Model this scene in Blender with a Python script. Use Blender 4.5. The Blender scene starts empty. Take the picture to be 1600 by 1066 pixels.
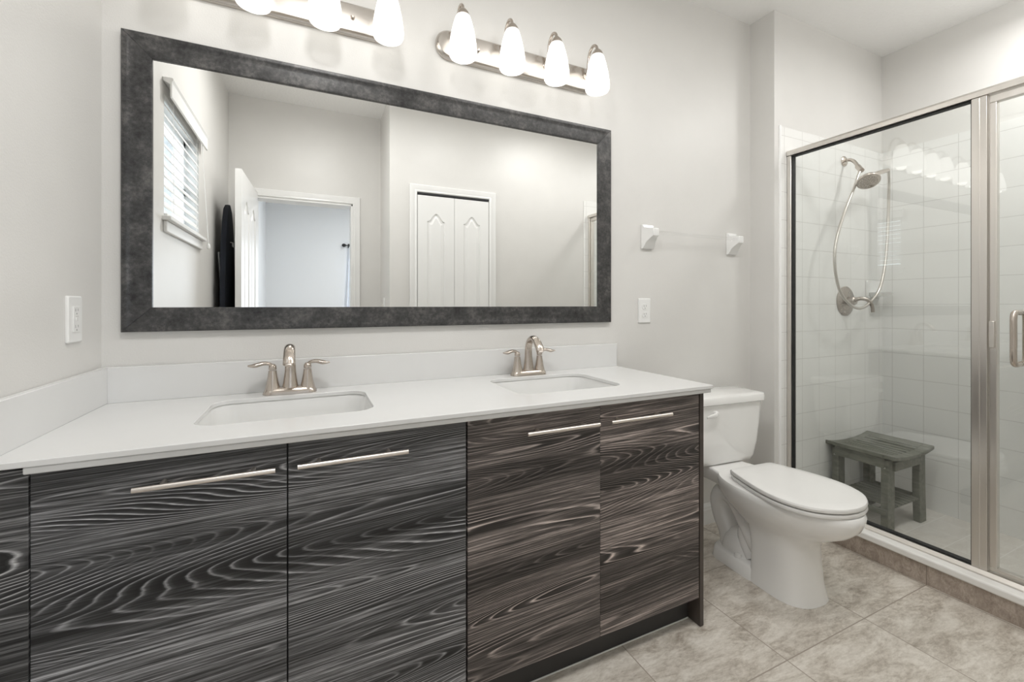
import bpy, bmesh, math, random
from mathutils import Vector, Matrix
PI = math.pi
S = bpy.context.scene
C = S.collection
random.seed(7)

# ------------------------------------------------------------------ camera
cam_d = bpy.data.cameras.new('camera')
cam = bpy.data.objects.new('camera', cam_d); C.objects.link(cam)
cam.location = (0, -1.66, 1.165)
cam.rotation_euler = (PI/2, 0, -math.radians(24.99))
cam_d.sensor_fit = 'HORIZONTAL'; cam_d.sensor_width = 36
cam_d.lens = 36*677.6/1600
cam_d.shift_x = 0; cam_d.shift_y = -(533-476.0)/1600
cam_d.clip_start = 0.01
S.camera = cam

# ------------------------------------------------------------------ world + exposure
W = bpy.data.worlds.new('world'); S.world = W; W.use_nodes = True
bg = W.node_tree.nodes['Background']
bg.inputs[0].default_value = (0.80, 0.90, 1.0, 1); bg.inputs[1].default_value = 1.6
S.view_settings.view_transform = 'Standard'; S.view_settings.look = 'None'
S.view_settings.gamma = 1; S.view_settings.use_curve_mapping = False
S.view_settings.exposure = -0.10
S.cycles.max_bounces = 16; S.cycles.diffuse_bounces = 8; S.cycles.glossy_bounces = 8
S.cycles.transparent_max_bounces = 24; S.cycles.transmission_bounces = 8
S.cycles.sample_clamp_indirect = 6.0
S.cycles.use_denoising = True

def area(name, loc, rot, sx, sy, power, col):
    l = bpy.data.lights.new(name, 'AREA'); l.shape = 'RECTANGLE'; l.size = sx; l.size_y = sy
    l.energy = power; l.color = col
    o = bpy.data.objects.new(name, l); C.objects.link(o); o.location = loc; o.rotation_euler = rot
    return o
# daylight standing in the two real windows
DAY_BATH = area('daylight_bathroom_window', (-0.72, -0.93, 1.79), (0, -PI/2, 0), 0.48, 0.60, 3, (0.86, 0.93, 1.0))
DAY_BED = area('daylight_bedroom_window', (1.25, -6.12, 1.6), (PI/2, 0, 0), 1.3, 1.3, 45, (0.88, 0.94, 1.0))
BULB_POWER = 0.055
FILL_POWER = 12  # base power of the added fill lamps

# ------------------------------------------------------------------ materials
def newmat(name):
    m = bpy.data.materials.new(name); m.use_nodes = True
    nt = m.node_tree; b = nt.nodes['Principled BSDF']
    return m, nt, b
def N(nt, t, **kw):
    n = nt.nodes.new(t)
    for k, v in kw.items(): setattr(n, k, v)
    return n
def L(nt, a, b): nt.links.new(a, b)
def ramp(nt, stops, interp='LINEAR'):
    r = N(nt, 'ShaderNodeValToRGB'); e = r.color_ramp; e.interpolation = interp
    while len(e.elements) > 1: e.elements.remove(e.elements[-1])
    e.elements[0].position = stops[0][0]; e.elements[0].color = tuple(stops[0][1])+(1,)
    for p, c in stops[1:]:
        x = e.elements.new(p); x.color = tuple(c)+(1,)
    return r
def coords(nt, scale=(1,1,1), rot=(0,0,0), loc=(0,0,0)):
    g = N(nt, 'ShaderNodeNewGeometry'); m = N(nt, 'ShaderNodeMapping')
    m.inputs['Scale'].default_value = scale; m.inputs['Rotation'].default_value = rot; m.inputs['Location'].default_value = loc
    L(nt, g.outputs['Position'], m.inputs['Vector']); return m.outputs[0]
def noise(nt, vec, scale, detail=2, rough=0.5, dist=0):
    n = N(nt, 'ShaderNodeTexNoise'); n.inputs['Scale'].default_value = scale; n.inputs['Detail'].default_value = detail
    n.inputs['Roughness'].default_value = rough; n.inputs['Distortion'].default_value = dist
    L(nt, vec, n.inputs['Vector']); return n.outputs['Fac']
def bump(nt, b, h, strength, dist):
    n = N(nt, 'ShaderNodeBump'); n.inputs['Strength'].default_value = strength; n.inputs['Distance'].default_value = dist
    L(nt, h, n.inputs['Height']); L(nt, n.outputs[0], b.inputs['Normal'])
def math_(nt, op, a, b=None, clamp=False):
    n = N(nt, 'ShaderNodeMath', operation=op); n.use_clamp = clamp
    for i, v in enumerate((a, b)):
        if v is None: continue
        if isinstance(v, (int, float)): n.inputs[i].default_value = v
        else: L(nt, v, n.inputs[i])
    return n.outputs[0]
def plain(name, col, rough=0.5, metal=0.0, bscale=None, bstr=0.1, bdist=0.001, coat=0, aniso=0, vary=0.0):
    m, nt, b = newmat(name)
    b.inputs['Base Color'].default_value = (*col, 1); b.inputs['Roughness'].default_value = rough
    b.inputs['Metallic'].default_value = metal; b.inputs['Coat Weight'].default_value = coat
    v = coords(nt)
    if vary:
        n = noise(nt, v, 6, 3); r = ramp(nt, [(0.3, tuple(c*(1-vary) for c in col)), (0.7, tuple(min(1, c*(1+vary)) for c in col))])
        L(nt, n, r.inputs[0]); L(nt, r.outputs[0], b.inputs['Base Color'])
    if bscale: bump(nt, b, noise(nt, v, bscale, 3), bstr, bdist)
    return m

WALLC = (0.665, 0.655, 0.635)
M = {}
M['wall'] = plain('wall_paint_greige', WALLC, 0.42, bscale=210, bstr=0.35, bdist=0.0012, vary=0.012)
M['ceiling'] = plain('ceiling_paint', (0.87, 0.866, 0.855), 0.8, bscale=70, bstr=0.7, bdist=0.004)
M['bedwall'] = plain('bedroom_wall_paint', (0.72, 0.74, 0.76), 0.6, bscale=180, bstr=0.2, bdist=0.001)
M['trim'] = plain('white_trim_paint', (0.78, 0.78, 0.77), 0.32, vary=0.01)
M['quartz'] = plain('white_quartz', (0.69, 0.69, 0.685), 0.16, vary=0.012)
M['porcelain'] = plain('white_porcelain', (0.84, 0.835, 0.82), 0.08, coat=0.5, vary=0.005)
M['sinkwhite'] = plain('white_sink_china', (0.72, 0.72, 0.71), 0.1, vary=0.005)
M['seat'] = plain('white_seat_plastic', (0.78, 0.775, 0.76), 0.22, vary=0.005)
M['plastic'] = plain('white_plastic', (0.78, 0.78, 0.77), 0.3, vary=0.005)
M['dark'] = plain('dark_gap', (0.01, 0.01, 0.01), 0.6, vary=0.1)
M['slot'] = plain('socket_slot_grey', (0.30, 0.30, 0.295), 0.6, vary=0.1)
M['carcass'] = plain('charcoal_carcass', (0.035, 0.033, 0.032), 0.5, vary=0.1)
M['edge'] = plain('brown_edge_band', (0.060, 0.048, 0.041), 0.4, vary=0.1)
M['marble'] = plain('white_cultured_marble', (0.80, 0.79, 0.77), 0.2, vary=0.01)
M['ceramic'] = plain('white_ceramic', (0.82, 0.82, 0.81), 0.1, vary=0.005)
M['blind'] = plain('white_blind_slat', (0.82, 0.82, 0.81), 0.4, vary=0.01)
M['carpet'] = plain('beige_carpet', (0.45, 0.40, 0.34), 0.95, bscale=300, bstr=0.6, bdist=0.004, vary=0.05)
M['black'] = plain('black_metal', (0.015, 0.015, 0.016), 0.4, vary=0.1)
M['navy'] = plain('navy_board_fabric', (0.010, 0.013, 0.022), 0.85, bscale=400, bstr=0.5, bdist=0.002, vary=0.3)
M['greysteel'] = plain('grey_steel', (0.35, 0.36, 0.37), 0.4, 0.8, vary=0.05)

def metal(name, col, rough, streak=(1, 1, 1)):
    m, nt, b = newmat(name)
    b.inputs['Base Color'].default_value = (*col, 1); b.inputs['Metallic'].default_value = 1
    n = noise(nt, coords(nt, streak), 60, 3)
    r = N(nt, 'ShaderNodeMapRange'); r.inputs['To Min'].default_value = rough*0.8; r.inputs['To Max'].default_value = rough*1.25
    L(nt, n, r.inputs['Value']); L(nt, r.outputs[0], b.inputs['Roughness'])
    return m
M['nickel'] = metal('brushed_nickel', (0.56, 0.50, 0.445), 0.22)
M['nickel_dark'] = metal('dark_brushed_nickel', (0.42, 0.38, 0.345), 0.28)
M['nickel_bright'] = metal('satin_nickel_bar', (0.80, 0.74, 0.69), 0.34)
M['plate_metal'] = metal('brushed_backplate', (0.60, 0.56, 0.52), 0.22, (1, 1, 8))
M['alu'] = metal('satin_aluminium', (0.72, 0.69, 0.65), 0.30, (1, 1, 0.05))
M['chrome'] = metal('chrome', (0.75, 0.74, 0.73), 0.10)
M['hose'] = metal('metal_hose', (0.62, 0.59, 0.55), 0.30)
M['mirror'] = metal('mirror_silver', (0.93, 0.935, 0.925), 0.0)
M['mirror'].node_tree.nodes['Principled BSDF'].inputs['Roughness'].default_value = 0.0
for l in list(M['mirror'].node_tree.links):
    if l.to_socket.name == 'Roughness': M['mirror'].node_tree.links.remove(l)

def thin_glass(name, tint, extra=0.0):
    m = bpy.data.materials.new(name); m.use_nodes = True; nt = m.node_tree
    for n in list(nt.nodes): nt.nodes.remove(n)
    o = N(nt, 'ShaderNodeOutputMaterial'); t = N(nt, 'ShaderNodeBsdfTransparent'); g = N(nt, 'ShaderNodeBsdfGlossy')
    f = N(nt, 'ShaderNodeFresnel'); 
    ge = N(nt, 'ShaderNodeNewGeometry'); iv = N(nt, 'ShaderNodeMapRange')   # same air-to-glass reflectance on both faces of the pane
    iv.inputs['To Min'].default_value = 1.5; iv.inputs['To Max'].default_value = 1/1.5
    L(nt, ge.outputs['Backfacing'], iv.inputs['Value']); L(nt, iv.outputs[0], f.inputs['IOR'])
    t.inputs[0].default_value = (*tint, 1); g.inputs['Roughness'].default_value = 0.0; g.inputs[0].default_value = (1, 1, 1, 1)
    mx = N(nt, 'ShaderNodeMixShader'); a = math_(nt, 'ADD', f.outputs[0], extra, True)
    L(nt, a, mx.inputs[0]); L(nt, t.outputs[0], mx.inputs[1]); L(nt, g.outputs[0], mx.inputs[2]); L(nt, mx.outputs[0], o.inputs[0])
    return m
M['glass'] = thin_glass('shower_glass', (0.968, 0.977, 0.971), 0.014)
M['acrylic'] = thin_glass('clear_acrylic', (0.97, 0.97, 0.97))
M['pane'] = thin_glass('window_glass', (0.97, 0.98, 0.98))

def shade_mat():
    m = bpy.data.materials.new('frosted_lamp_glass'); m.use_nodes = True; nt = m.node_tree
    for n in list(nt.nodes): nt.nodes.remove(n)
    o = N(nt, 'ShaderNodeOutputMaterial'); tr = N(nt, 'ShaderNodeBsdfTransparent'); tl = N(nt, 'ShaderNodeBsdfTranslucent')
    df = N(nt, 'ShaderNodeBsdfDiffuse'); em = N(nt, 'ShaderNodeEmission')
    tr.inputs[0].default_value = (1, 0.99, 0.97, 1); tl.inputs[0].default_value = (0.95, 0.95, 0.93, 1); df.inputs[0].default_value = (0.9, 0.9, 0.89, 1)
    em.inputs[0].default_value = (1, 0.985, 0.95, 1); em.inputs[1].default_value = 0.85
    a = N(nt, 'ShaderNodeMixShader'); a.inputs[0].default_value = 0.5; L(nt, tl.outputs[0], a.inputs[1]); L(nt, df.outputs[0], a.inputs[2])
    b = N(nt, 'ShaderNodeMixShader'); b.inputs[0].default_value = 0.34; L(nt, a.outputs[0], b.inputs[1]); L(nt, tr.outputs[0], b.inputs[2])
    s = N(nt, 'ShaderNodeAddShader'); L(nt, b.outputs[0], s.inputs[0]); L(nt, em.outputs[0], s.inputs[1]); L(nt, s.outputs[0], o.inputs[0])
    return m
M['shade'] = shade_mat()
def emis(name, col, st):
    m = bpy.data.materials.new(name); m.use_nodes = True; nt = m.node_tree
    for n in list(nt.nodes): nt.nodes.remove(n)
    o = N(nt, 'ShaderNodeOutputMaterial'); e = N(nt, 'ShaderNodeEmission'); e.inputs[0].default_value = (*col, 1); e.inputs[1].default_value = st
    L(nt, e.outputs[0], o.inputs[0]); return m
M['diffuser'] = emis('fill_lamp_diffuser', (1, 0.98, 0.95), 2.0)  # glowing cover of the added fill lamps
M['bulb'] = emis('lit_bulb', (1, 0.97, 0.92), 2.0)

def wood_mat(name, tint, off):
    """dark laminate with long horizontal grain, nested flame figures and pale pore lines"""
    m, nt, b = newmat(name)
    tilt = 0.03
    base = coords(nt, (1, 1, 1), (0, tilt, 0), (off, 0, off*0.37))
    def mapv(sc):
        n = N(nt, 'ShaderNodeMapping'); n.inputs['Scale'].default_value = sc; L(nt, base, n.inputs['Vector']); return n.outputs[0]
    big = noise(nt, mapv((0.62, 0.0, 7.0)), 1.0, 1.3, 0.28, 0.0)
    fine = noise(nt, mapv((4, 0.0, 90)), 1.0, 3, 0.6)
    big2 = math_(nt, 'ADD', big, math_(nt, 'MULTIPLY', fine, 0.006))
    rings = math_(nt, 'FRACT', math_(nt, 'MULTIPLY', big2, 62.0))
    ringcol = ramp(nt, [(0.0, (0.030,)*3), (0.10, (0.010,)*3), (0.55, (0.026,)*3), (0.74, (0.075,)*3), (0.88, (0.34,)*3), (1.0, (0.05,)*3)])
    L(nt, rings, ringcol.inputs[0])
    streak = noise(nt, mapv((2.2, 0.0, 170)), 1.0, 5, 0.78)
    sc = ramp(nt, [(0.36, (0.014,)*3), (0.5, (0.070,)*3), (0.62, (0.19,)*3)]); L(nt, streak, sc.inputs[0])
    mask = noise(nt, mapv((0.9, 0.0, 6.5)), 1.7, 2, 0.5)
    mr = ramp(nt, [(0.42, (0,)*3), (0.60, (1,)*3)]); L(nt, mask, mr.inputs[0])
    mx = N(nt, 'ShaderNodeMix', data_type='RGBA'); L(nt, mr.outputs[0], mx.inputs['Factor']); L(nt, sc.outputs[0], mx.inputs['A']); L(nt, ringcol.outputs[0], mx.inputs['B'])
    mul0 = N(nt, 'ShaderNodeMix', data_type='RGBA', blend_type='MULTIPLY'); mul0.inputs['Factor'].default_value = 0.75
    bands = noise(nt, mapv((0.5, 0.0, 10)), 1.0, 3, 0.55, 0.1)
    br = ramp(nt, [(0.34, (0.18,)*3), (0.43, (0.35,)*3), (0.47, (0.85,)*3), (0.56, (1.1,)*3), (0.66, (1.7,)*3)]); L(nt, bands, br.inputs[0])
    L(nt, mx.outputs['Result'], mul0.inputs['A']); L(nt, br.outputs[0], mul0.inputs['B'])
    fs = ramp(nt, [(0.38, (0.55,)*3), (0.60, (1.35,)*3)]); L(nt, streak, fs.inputs[0])
    mf = N(nt, 'ShaderNodeMix', data_type='RGBA', blend_type='MULTIPLY'); mf.inputs['Factor'].default_value = 0.8
    L(nt, mul0.outputs['Result'], mf.inputs['A']); L(nt, fs.outputs[0], mf.inputs['B']); mul0 = mf
    t = N(nt, 'ShaderNodeMix', data_type='RGBA', blend_type='MULTIPLY'); t.inputs['Factor'].default_value = 1
    L(nt, mul0.outputs['Result'], t.inputs['A']); t.inputs['B'].default_value = (*tint, 1)
    L(nt, t.outputs['Result'], b.inputs['Base Color'])
    b.inputs['Roughness'].default_value = 0.42; b.inputs['Specular IOR Level'].default_value = 0.4
    bump(nt, b, mx.outputs['Result'], 0.25, 0.001)
    return m
M['wood1'] = wood_mat('dark_laminate_cool_lit', (1.50, 1.50, 1.54), 3.1)  # left doors: cool daylight painted into the tint
M['wood2'] = wood_mat('dark_laminate_warm_lit', (1.62, 1.40, 1.30), 8.7)  # same laminate, warmer light on the right painted into the tint
M['wood3'] = wood_mat('dark_laminate_warm_lit_right', (1.55, 1.32, 1.22), 14.2)  # last door, warm light painted into the tint likewise
M['woodf'] = wood_mat('dark_laminate_filler', (1.3, 1.29, 1.3), 19.9)

def frame_mat():
    m, nt, b = newmat('distressed_charcoal_frame')
    v = coords(nt, (1, 1, 1)); n = noise(nt, v, 75, 6, 0.8); n2 = noise(nt, v, 14, 3, 0.6)
    a = math_(nt, 'ADD', math_(nt, 'MULTIPLY', n, 0.55), math_(nt, 'MULTIPLY', n2, 0.45))
    r = ramp(nt, [(0.36, (0.018, 0.0175, 0.018)), (0.50, (0.054, 0.053, 0.053)), (0.64, (0.13, 0.125, 0.12))]); L(nt, a, r.inputs[0])
    L(nt, r.outputs[0], b.inputs['Base Color']); b.inputs['Roughness'].default_value = 0.33; b.inputs['Metallic'].default_value = 0.3
    bump(nt, b, n, 0.35, 0.001); return m
M['frame'] = frame_mat()

def floor_mat(name, g0x, g0y, pitch, cols, grout, gw, streak_rot=0.5, rough=0.38, sc=1.0):
    m, nt, b = newmat(name)
    v = coords(nt)
    sep = N(nt, 'ShaderNodeSeparateXYZ'); L(nt, v, sep.inputs[0])
    def line(o, g0, p):
        x = math_(nt, 'FRACT', math_(nt, 'ADD', math_(nt, 'DIVIDE', math_(nt, 'SUBTRACT', o, g0), p), 50.5))
        return math_(nt, 'LESS_THAN', math_(nt, 'ABSOLUTE', math_(nt, 'SUBTRACT', x, 0.5)), gw/p/2)
    gl = math_(nt, 'MAXIMUM', line(sep.outputs[0], g0x, pitch), line(sep.outputs[1], g0y, pitch))
    cellx = math_(nt, 'FLOOR', math_(nt, 'DIVIDE', math_(nt, 'SUBTRACT', sep.outputs[0], g0x), pitch))
    celly = math_(nt, 'FLOOR', math_(nt, 'DIVIDE', math_(nt, 'SUBTRACT', sep.outputs[1], g0y), pitch))
    comb = N(nt, 'ShaderNodeCombineXYZ'); L(nt, cellx, comb.inputs[0]); L(nt, celly, comb.inputs[1])
    off = N(nt, 'ShaderNodeVectorMath', operation='SCALE'); L(nt, comb.outputs[0], off.inputs[0]); off.inputs['Scale'].default_value = 7.3
    ad = N(nt, 'ShaderNodeVectorMath', operation='ADD'); L(nt, v, ad.inputs[0]); L(nt, off.outputs[0], ad.inputs[1])
    mp = N(nt, 'ShaderNodeMapping'); mp.inputs['Rotation'].default_value = (0, 0, streak_rot); mp.inputs['Scale'].default_value = (2.2, 6, 3)
    L(nt, ad.outputs[0], mp.inputs[0])
    n1 = noise(nt, mp.outputs[0], 2.4*sc, 8, 0.74, 0.6); n2 = noise(nt, mp.outputs[0], 16*sc, 6, 0.75, 0.4)
    a = math_(nt, 'ADD', math_(nt, 'MULTIPLY', n1, 0.66), math_(nt, 'MULTIPLY', n2, 0.34))
    r = ramp(nt, cols); L(nt, a, r.inputs[0])
    mx = N(nt, 'ShaderNodeMix', data_type='RGBA'); L(nt, gl, mx.inputs['Factor']); L(nt, r.outputs[0], mx.inputs['A']); mx.inputs['B'].default_value = (*grout, 1)
    L(nt, mx.outputs['Result'], b.inputs['Base Color']); b.inputs['Roughness'].default_value = rough
    h = math_(nt, 'ADD', math_(nt, 'MULTIPLY', gl, -1.0), math_(nt, 'MULTIPLY', n2, 0.25))
    bump(nt, b, h, 0.4, 0.0015)
    return m
FC = [(0.33, (0.27, 0.225, 0.185)), (0.43, (0.42, 0.375, 0.32)), (0.50, (0.56, 0.515, 0.455)), (0.60, (0.70, 0.66, 0.60))]
M['floor'] = floor_mat('stone_look_floor_tile', 1.4155, -0.754, 0.449, FC, (0.33, 0.285, 0.24), 0.004)
M['curbtile'] = floor_mat('stone_look_curb_tile', 0.0, -0.754, 0.449, [(0.36, (0.24, 0.195, 0.160)), (0.5, (0.40, 0.335, 0.285)), (0.62, (0.54, 0.475, 0.42))], (0.24, 0.2, 0.165), 0.003, sc=2.2)
M['shfloor'] = floor_mat('pale_shower_floor_tile', 2.42, -0.30, 0.156, [(0.3, (0.55, 0.52, 0.48)), (0.5, (0.63, 0.60, 0.56)), (0.66, (0.70, 0.68, 0.64))], (0.72, 0.70, 0.67), 0.004)

def walltile(name, axis, g0, px, z0, pz):
    m, nt, b = newmat(name)
    v = coords(nt); sep = N(nt, 'ShaderNodeSeparateXYZ'); L(nt, v, sep.inputs[0])
    def line(o, g, p, w):
        x = math_(nt, 'FRACT', math_(nt, 'ADD', math_(nt, 'DIVIDE', math_(nt, 'SUBTRACT', o, g), p), 50.5))
        d = math_(nt, 'MULTIPLY', math_(nt, 'ABSOLUTE', math_(nt, 'SUBTRACT', x, 0.5)), p)
        return math_(nt, 'SUBTRACT', 1.0, math_(nt, 'DIVIDE', d, w, True), True)
    gl = math_(nt, 'MAXIMUM', line(sep.outputs[axis], g0, px, 0.0022), line(sep.outputs[2], z0, pz, 0.0026))
    r = ramp(nt, [(0.0, (0.76, 0.76, 0.745)), (0.5, (0.66, 0.655, 0.64)), (1.0, (0.55, 0.54, 0.525))]); L(nt, gl, r.inputs[0])
    L(nt, r.outputs[0], b.inputs['Base Color']); b.inputs['Roughness'].default_value = 0.13
    w = noise(nt, v, 9, 1)
    bump(nt, b, math_(nt, 'ADD', math_(nt, 'MULTIPLY', gl, -0.6), math_(nt, 'MULTIPLY', w, 0.5)), 0.25, 0.002)
    return m
M['tile_end'] = walltile('white_wall_tile_end', 0, 2.65, 0.156, 0.252, 0.1525)
M['tile_right'] = walltile('white_wall_tile_right', 1, -0.353, 0.1535, 0.252, 0.1525)

def stool_mat():
    m, nt, b = newmat('grey_green_teak_stain')
    n = noise(nt, coords(nt, (14, 3, 14)), 4, 4, 0.6)
    r = ramp(nt, [(0.3, (0.085, 0.087, 0.070)), (0.6, (0.165, 0.168, 0.138)), (0.8, (0.22, 0.222, 0.185))]); L(nt, n, r.inputs[0])
    L(nt, r.outputs[0], b.inputs['Base Color']); b.inputs['Roughness'].default_value = 0.55; bump(nt, b, n, 0.3, 0.001); return m
M['stool'] = stool_mat()
def curtain_mat():
    m, nt, b = newmat('white_sheer_curtain'); b.inputs['Base Color'].default_value = (0.85, 0.86, 0.88, 1); b.inputs['Roughness'].default_value = 0.9
    b.inputs['Transmission Weight'].default_value = 0.0
    tl = N(nt, 'ShaderNodeBsdfTranslucent'); tl.inputs[0].default_value = (0.9, 0.92, 0.95, 1)
    mx = N(nt, 'ShaderNodeMixShader'); mx.inputs[0].default_value = 0.5
    o = [n for n in nt.nodes if n.type == 'OUTPUT_MATERIAL'][0]
    L(nt, b.outputs[0], mx.inputs[1]); L(nt, tl.outputs[0], mx.inputs[2]); L(nt, mx.outputs[0], o.inputs[0])
    bump(nt, b, noise(nt, coords(nt), 300, 2), 0.3, 0.001); return m
M['curtain'] = curtain_mat()

# ------------------------------------------------------------------ geometry helpers
def obj(name, bm, mat, parent=None, smooth=True, bevel=0, seg=2, angle=40, subsurf=0, recalc=True):
    if recalc: bmesh.ops.recalc_face_normals(bm, faces=bm.faces)
    me = bpy.data.meshes.new(name); bm.to_mesh(me); bm.free()
    o = bpy.data.objects.new(name, me); C.objects.link(o)
    for mm in (mat if isinstance(mat, (list, tuple)) else [mat]): me.materials.append(mm)
    if parent is not None: o.parent = parent
    if bevel:
        md = o.modifiers.new('bevel', 'BEVEL'); md.width = bevel; md.segments = seg; md.limit_method = 'ANGLE'; md.angle_limit = math.radians(50)
    if subsurf:
        md = o.modifiers.new('sub', 'SUBSURF'); md.levels = subsurf; md.render_levels = subsurf
    if smooth:
        for p in me.polygons: p.use_smooth = True
        if not subsurf:
            try: me.set_sharp_from_angle(angle=math.radians(angle))
            except Exception: pass
    return o
def thing(name, label, cat, loc=(0, 0, 0), rz=0, group=None):
    o = bpy.data.objects.new(name, None); C.objects.link(o); o.location = loc; o.rotation_euler = (0, 0, rz)
    o.empty_display_size = 0.05; o['label'] = label; o['category'] = cat
    if group: o['group'] = group
    return o
def tag(o, label, cat, group=None):
    o['label'] = label; o['category'] = cat
    if group: o['group'] = group
    return o
def struct(o, label=None):
    o['kind'] = 'structure'
    if label: o['label'] = label
    return o
def B(): return bmesh.new()
def box(bm, x0, x1, y0, y1, z0, z1, mi=0):
    vs = [bm.verts.new(p) for p in [(x0,y0,z0),(x1,y0,z0),(x1,y1,z0),(x0,y1,z0),(x0,y0,z1),(x1,y0,z1),(x1,y1,z1),(x0,y1,z1)]]
    for f in [(0,3,2,1),(4,5,6,7),(0,1,5,4),(1,2,6,5),(2,3,7,6),(3,0,4,7)]:
        bm.faces.new([vs[i] for i in f]).material_index = mi
    return bm
def boxm(*a): return box(B(), *a)
def loft(bm, rings, cap0=True, cap1=True, closed=True):
    R = [[bm.verts.new(p) for p in r] for r in rings]; n = len(R[0])
    for i in range(len(R)-1):
        for j in range(n if closed else n-1):
            k = (j+1) % n
            bm.faces.new((R[i][j], R[i][k], R[i+1][k], R[i+1][j]))
    if cap0: bm.faces.new(list(reversed(R[0])))
    if cap1: bm.faces.new(R[-1])
    return bm
def catmull(pts, n=8):
    pts = [Vector(p) for p in pts]; P = [pts[0]*2-pts[1]] + pts + [pts[-1]*2-pts[-2]]; out = []
    for i in range(1, len(P)-2):
        for k in range(n):
            t = k/n; a, b, c, d = P[i-1:i+3]
            out.append(0.5*((2*b)+(c-a)*t+(2*a-5*b+4*c-d)*t*t+(3*b-a-3*c+d)*t**3))
    out.append(pts[-1]); return out
def tube(bm, pts, rad, seg=12, smooth=0, flat=(1, 1), up=None):
    """round or elliptical tube; rad = number or list along pts"""
    n0 = len(pts)
    if smooth:
        if not isinstance(rad, (int, float)):
            r = [];
            for i in range(n0-1):
                for k in range(smooth): r.append(rad[i]+(rad[i+1]-rad[i])*k/smooth)
            r.append(rad[-1]); rad = r
        pts = catmull(pts, smooth)
    pts = [Vector(p) for p in pts]; rings = []; prev = None
    for i, p in enumerate(pts):
        t = (pts[min(i+1, len(pts)-1)]-pts[max(i-1, 0)]).normalized()
        if prev is None:
            u = Vector(up) if up else (Vector((0, 0, 1)) if abs(t.z) < 0.9 else Vector((1, 0, 0)))
        else: u = prev
        u = (u-t*u.dot(t)).normalized(); prev = u; w = t.cross(u)
        r = rad if isinstance(rad, (int, float)) else rad[i]
        rings.append([p+u*math.cos(a)*r*flat[0]+w*math.sin(a)*r*flat[1] for a in [2*PI*k/seg for k in range(seg)]])
    return loft(bm, rings)
def lathe(bm, prof, c=(0, 0, 0), seg=32, axis='Z', cap0=True, cap1=True):
    rings = []
    for r, h in prof:
        ring = []
        for k in range(seg):
            a = 2*PI*k/seg; x, y = r*math.cos(a), r*math.sin(a)
            p = {'Z': (x, y, h), 'Y': (x, h, y), 'X': (h, x, y)}[axis]
            ring.append((p[0]+c[0], p[1]+c[1], p[2]+c[2]))
        rings.append(ring)
    return loft(bm, rings, cap0, cap1)
def rrect(cx, cy, hx, hy, r, z, n=6):
    out = []
    for qx, qy, a0 in ((1, 1, 0), (-1, 1, PI/2), (-1, -1, PI), (1, -1, 1.5*PI)):
        for k in range(n+1):
            a = a0+PI/2*k/n; out.append((cx+qx*(hx-r)+r*math.cos(a), cy+qy*(hy-r)+r*math.sin(a), z))
    return out
def holed(bm, outer, holes, z0, z1):
    """flat slab between z0 and z1 with holes; loops are lists of (x, y)"""
    for z in (z0, z1):
        eds = []
        for lp in [outer]+holes:
            vs = [bm.verts.new((x, y, z)) for x, y in lp]
            eds += [bm.edges.new((vs[i], vs[(i+1) % len(vs)])) for i in range(len(vs))]
        bmesh.ops.triangle_fill(bm, use_beauty=True, use_dissolve=False, edges=eds)
    for lp in [outer]+holes:
        a = [bm.verts.new((x, y, z0)) for x, y in lp]; b = [bm.verts.new((x, y, z1)) for x, y in lp]
        for i in range(len(lp)):
            k = (i+1) % len(lp); bm.faces.new((a[i], a[k], b[k], b[i]))
    bmesh.ops.remove_doubles(bm, verts=bm.verts, dist=1e-6)
    return bm
def copy_tree(o, parent=None):
    c = o.copy(); C.objects.link(c)
    if parent is not None: c.parent = parent
    for ch in list(o.children): copy_tree(ch, c)
    return c

# ------------------------------------------------------------------ room shell
XL, XS, XR = -0.554, 2.265, 3.325       # left wall, partition stub, shower right wall
YE = -0.141; YN = -1.74; YF = -2.20; CZ = 2.752; XC = 0.550; BY = -6.02
T = 0.12
struct(obj('floor', box(B(), XL-T, 2.335, YF-T, T, -0.1, 0.0), M['floor'], smooth=False))
struct(obj('floor_shower', box(B(), 2.42, XR+T, YN-T, YE+T, -0.12, -0.045), M['shfloor'], smooth=False))
struct(obj('ceiling', box(B(), XL-T, XR+T, YF-T, T, CZ, CZ+0.1), M['ceiling'], smooth=False))
struct(obj('wall_back', box(B(), XL-T, XS, 0, T, 0, CZ), M['wall'], smooth=False))
struct(obj('wall_shower_end', box(B(), XS, XR+T, YE, T, -0.12, CZ), M['wall'], smooth=False))
struct(obj('wall_right', box(B(), XR, XR+T, YN-T, YE, -0.12, CZ), M['wall'], smooth=False))
# left wall with the window opening
WY0, WY1, WZ0, WZ1 = -1.245, -0.62, 1.535, 2.05
b = B(); box(b, XL-T, XL, YF-T, WY0, 0, CZ); box(b, XL-T, XL, WY1, 0.0, 0, CZ); box(b, XL-T, XL, WY0, WY1, 0, WZ0); box(b, XL-T, XL, WY0, WY1, WZ1, CZ)
struct(obj('wall_left', b, M['wall'], smooth=False))
# wall behind the camera (closet opening), return and the wall with the bedroom door
CX0, CX1, CH = 0.757, 1.362, 2.045
b = B(); box(b, XC, CX0, YN-T, YN, 0, CZ); box(b, CX1, XR, YN-T, YN, 0, CZ); box(b, CX0, CX1, YN-T, YN, CH, CZ)
struct(obj('wall_front', b, M['wall'], smooth=False))
struct(obj('wall_return', box(B(), XC, XC+T, YF-T, YN-T, 0, CZ), M['wall'], smooth=False))
DX0, DX1, DH = -0.385, 0.325, 2.00
b = B(); box(b, XL-T, DX0, YF-T, YF, 0, CZ); box(b, DX1, XC, YF-T, YF, 0, CZ); box(b, DX0, DX1, YF-T, YF, DH, CZ)
struct(obj('wall_door', b, M['wall'], smooth=False))
struct(obj('wall_closet', box(B(), CX0-0.1, CX1+0.1, YN-0.55, YN-0.50, 0, 2.4), M['wall'], smooth=False))
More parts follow.
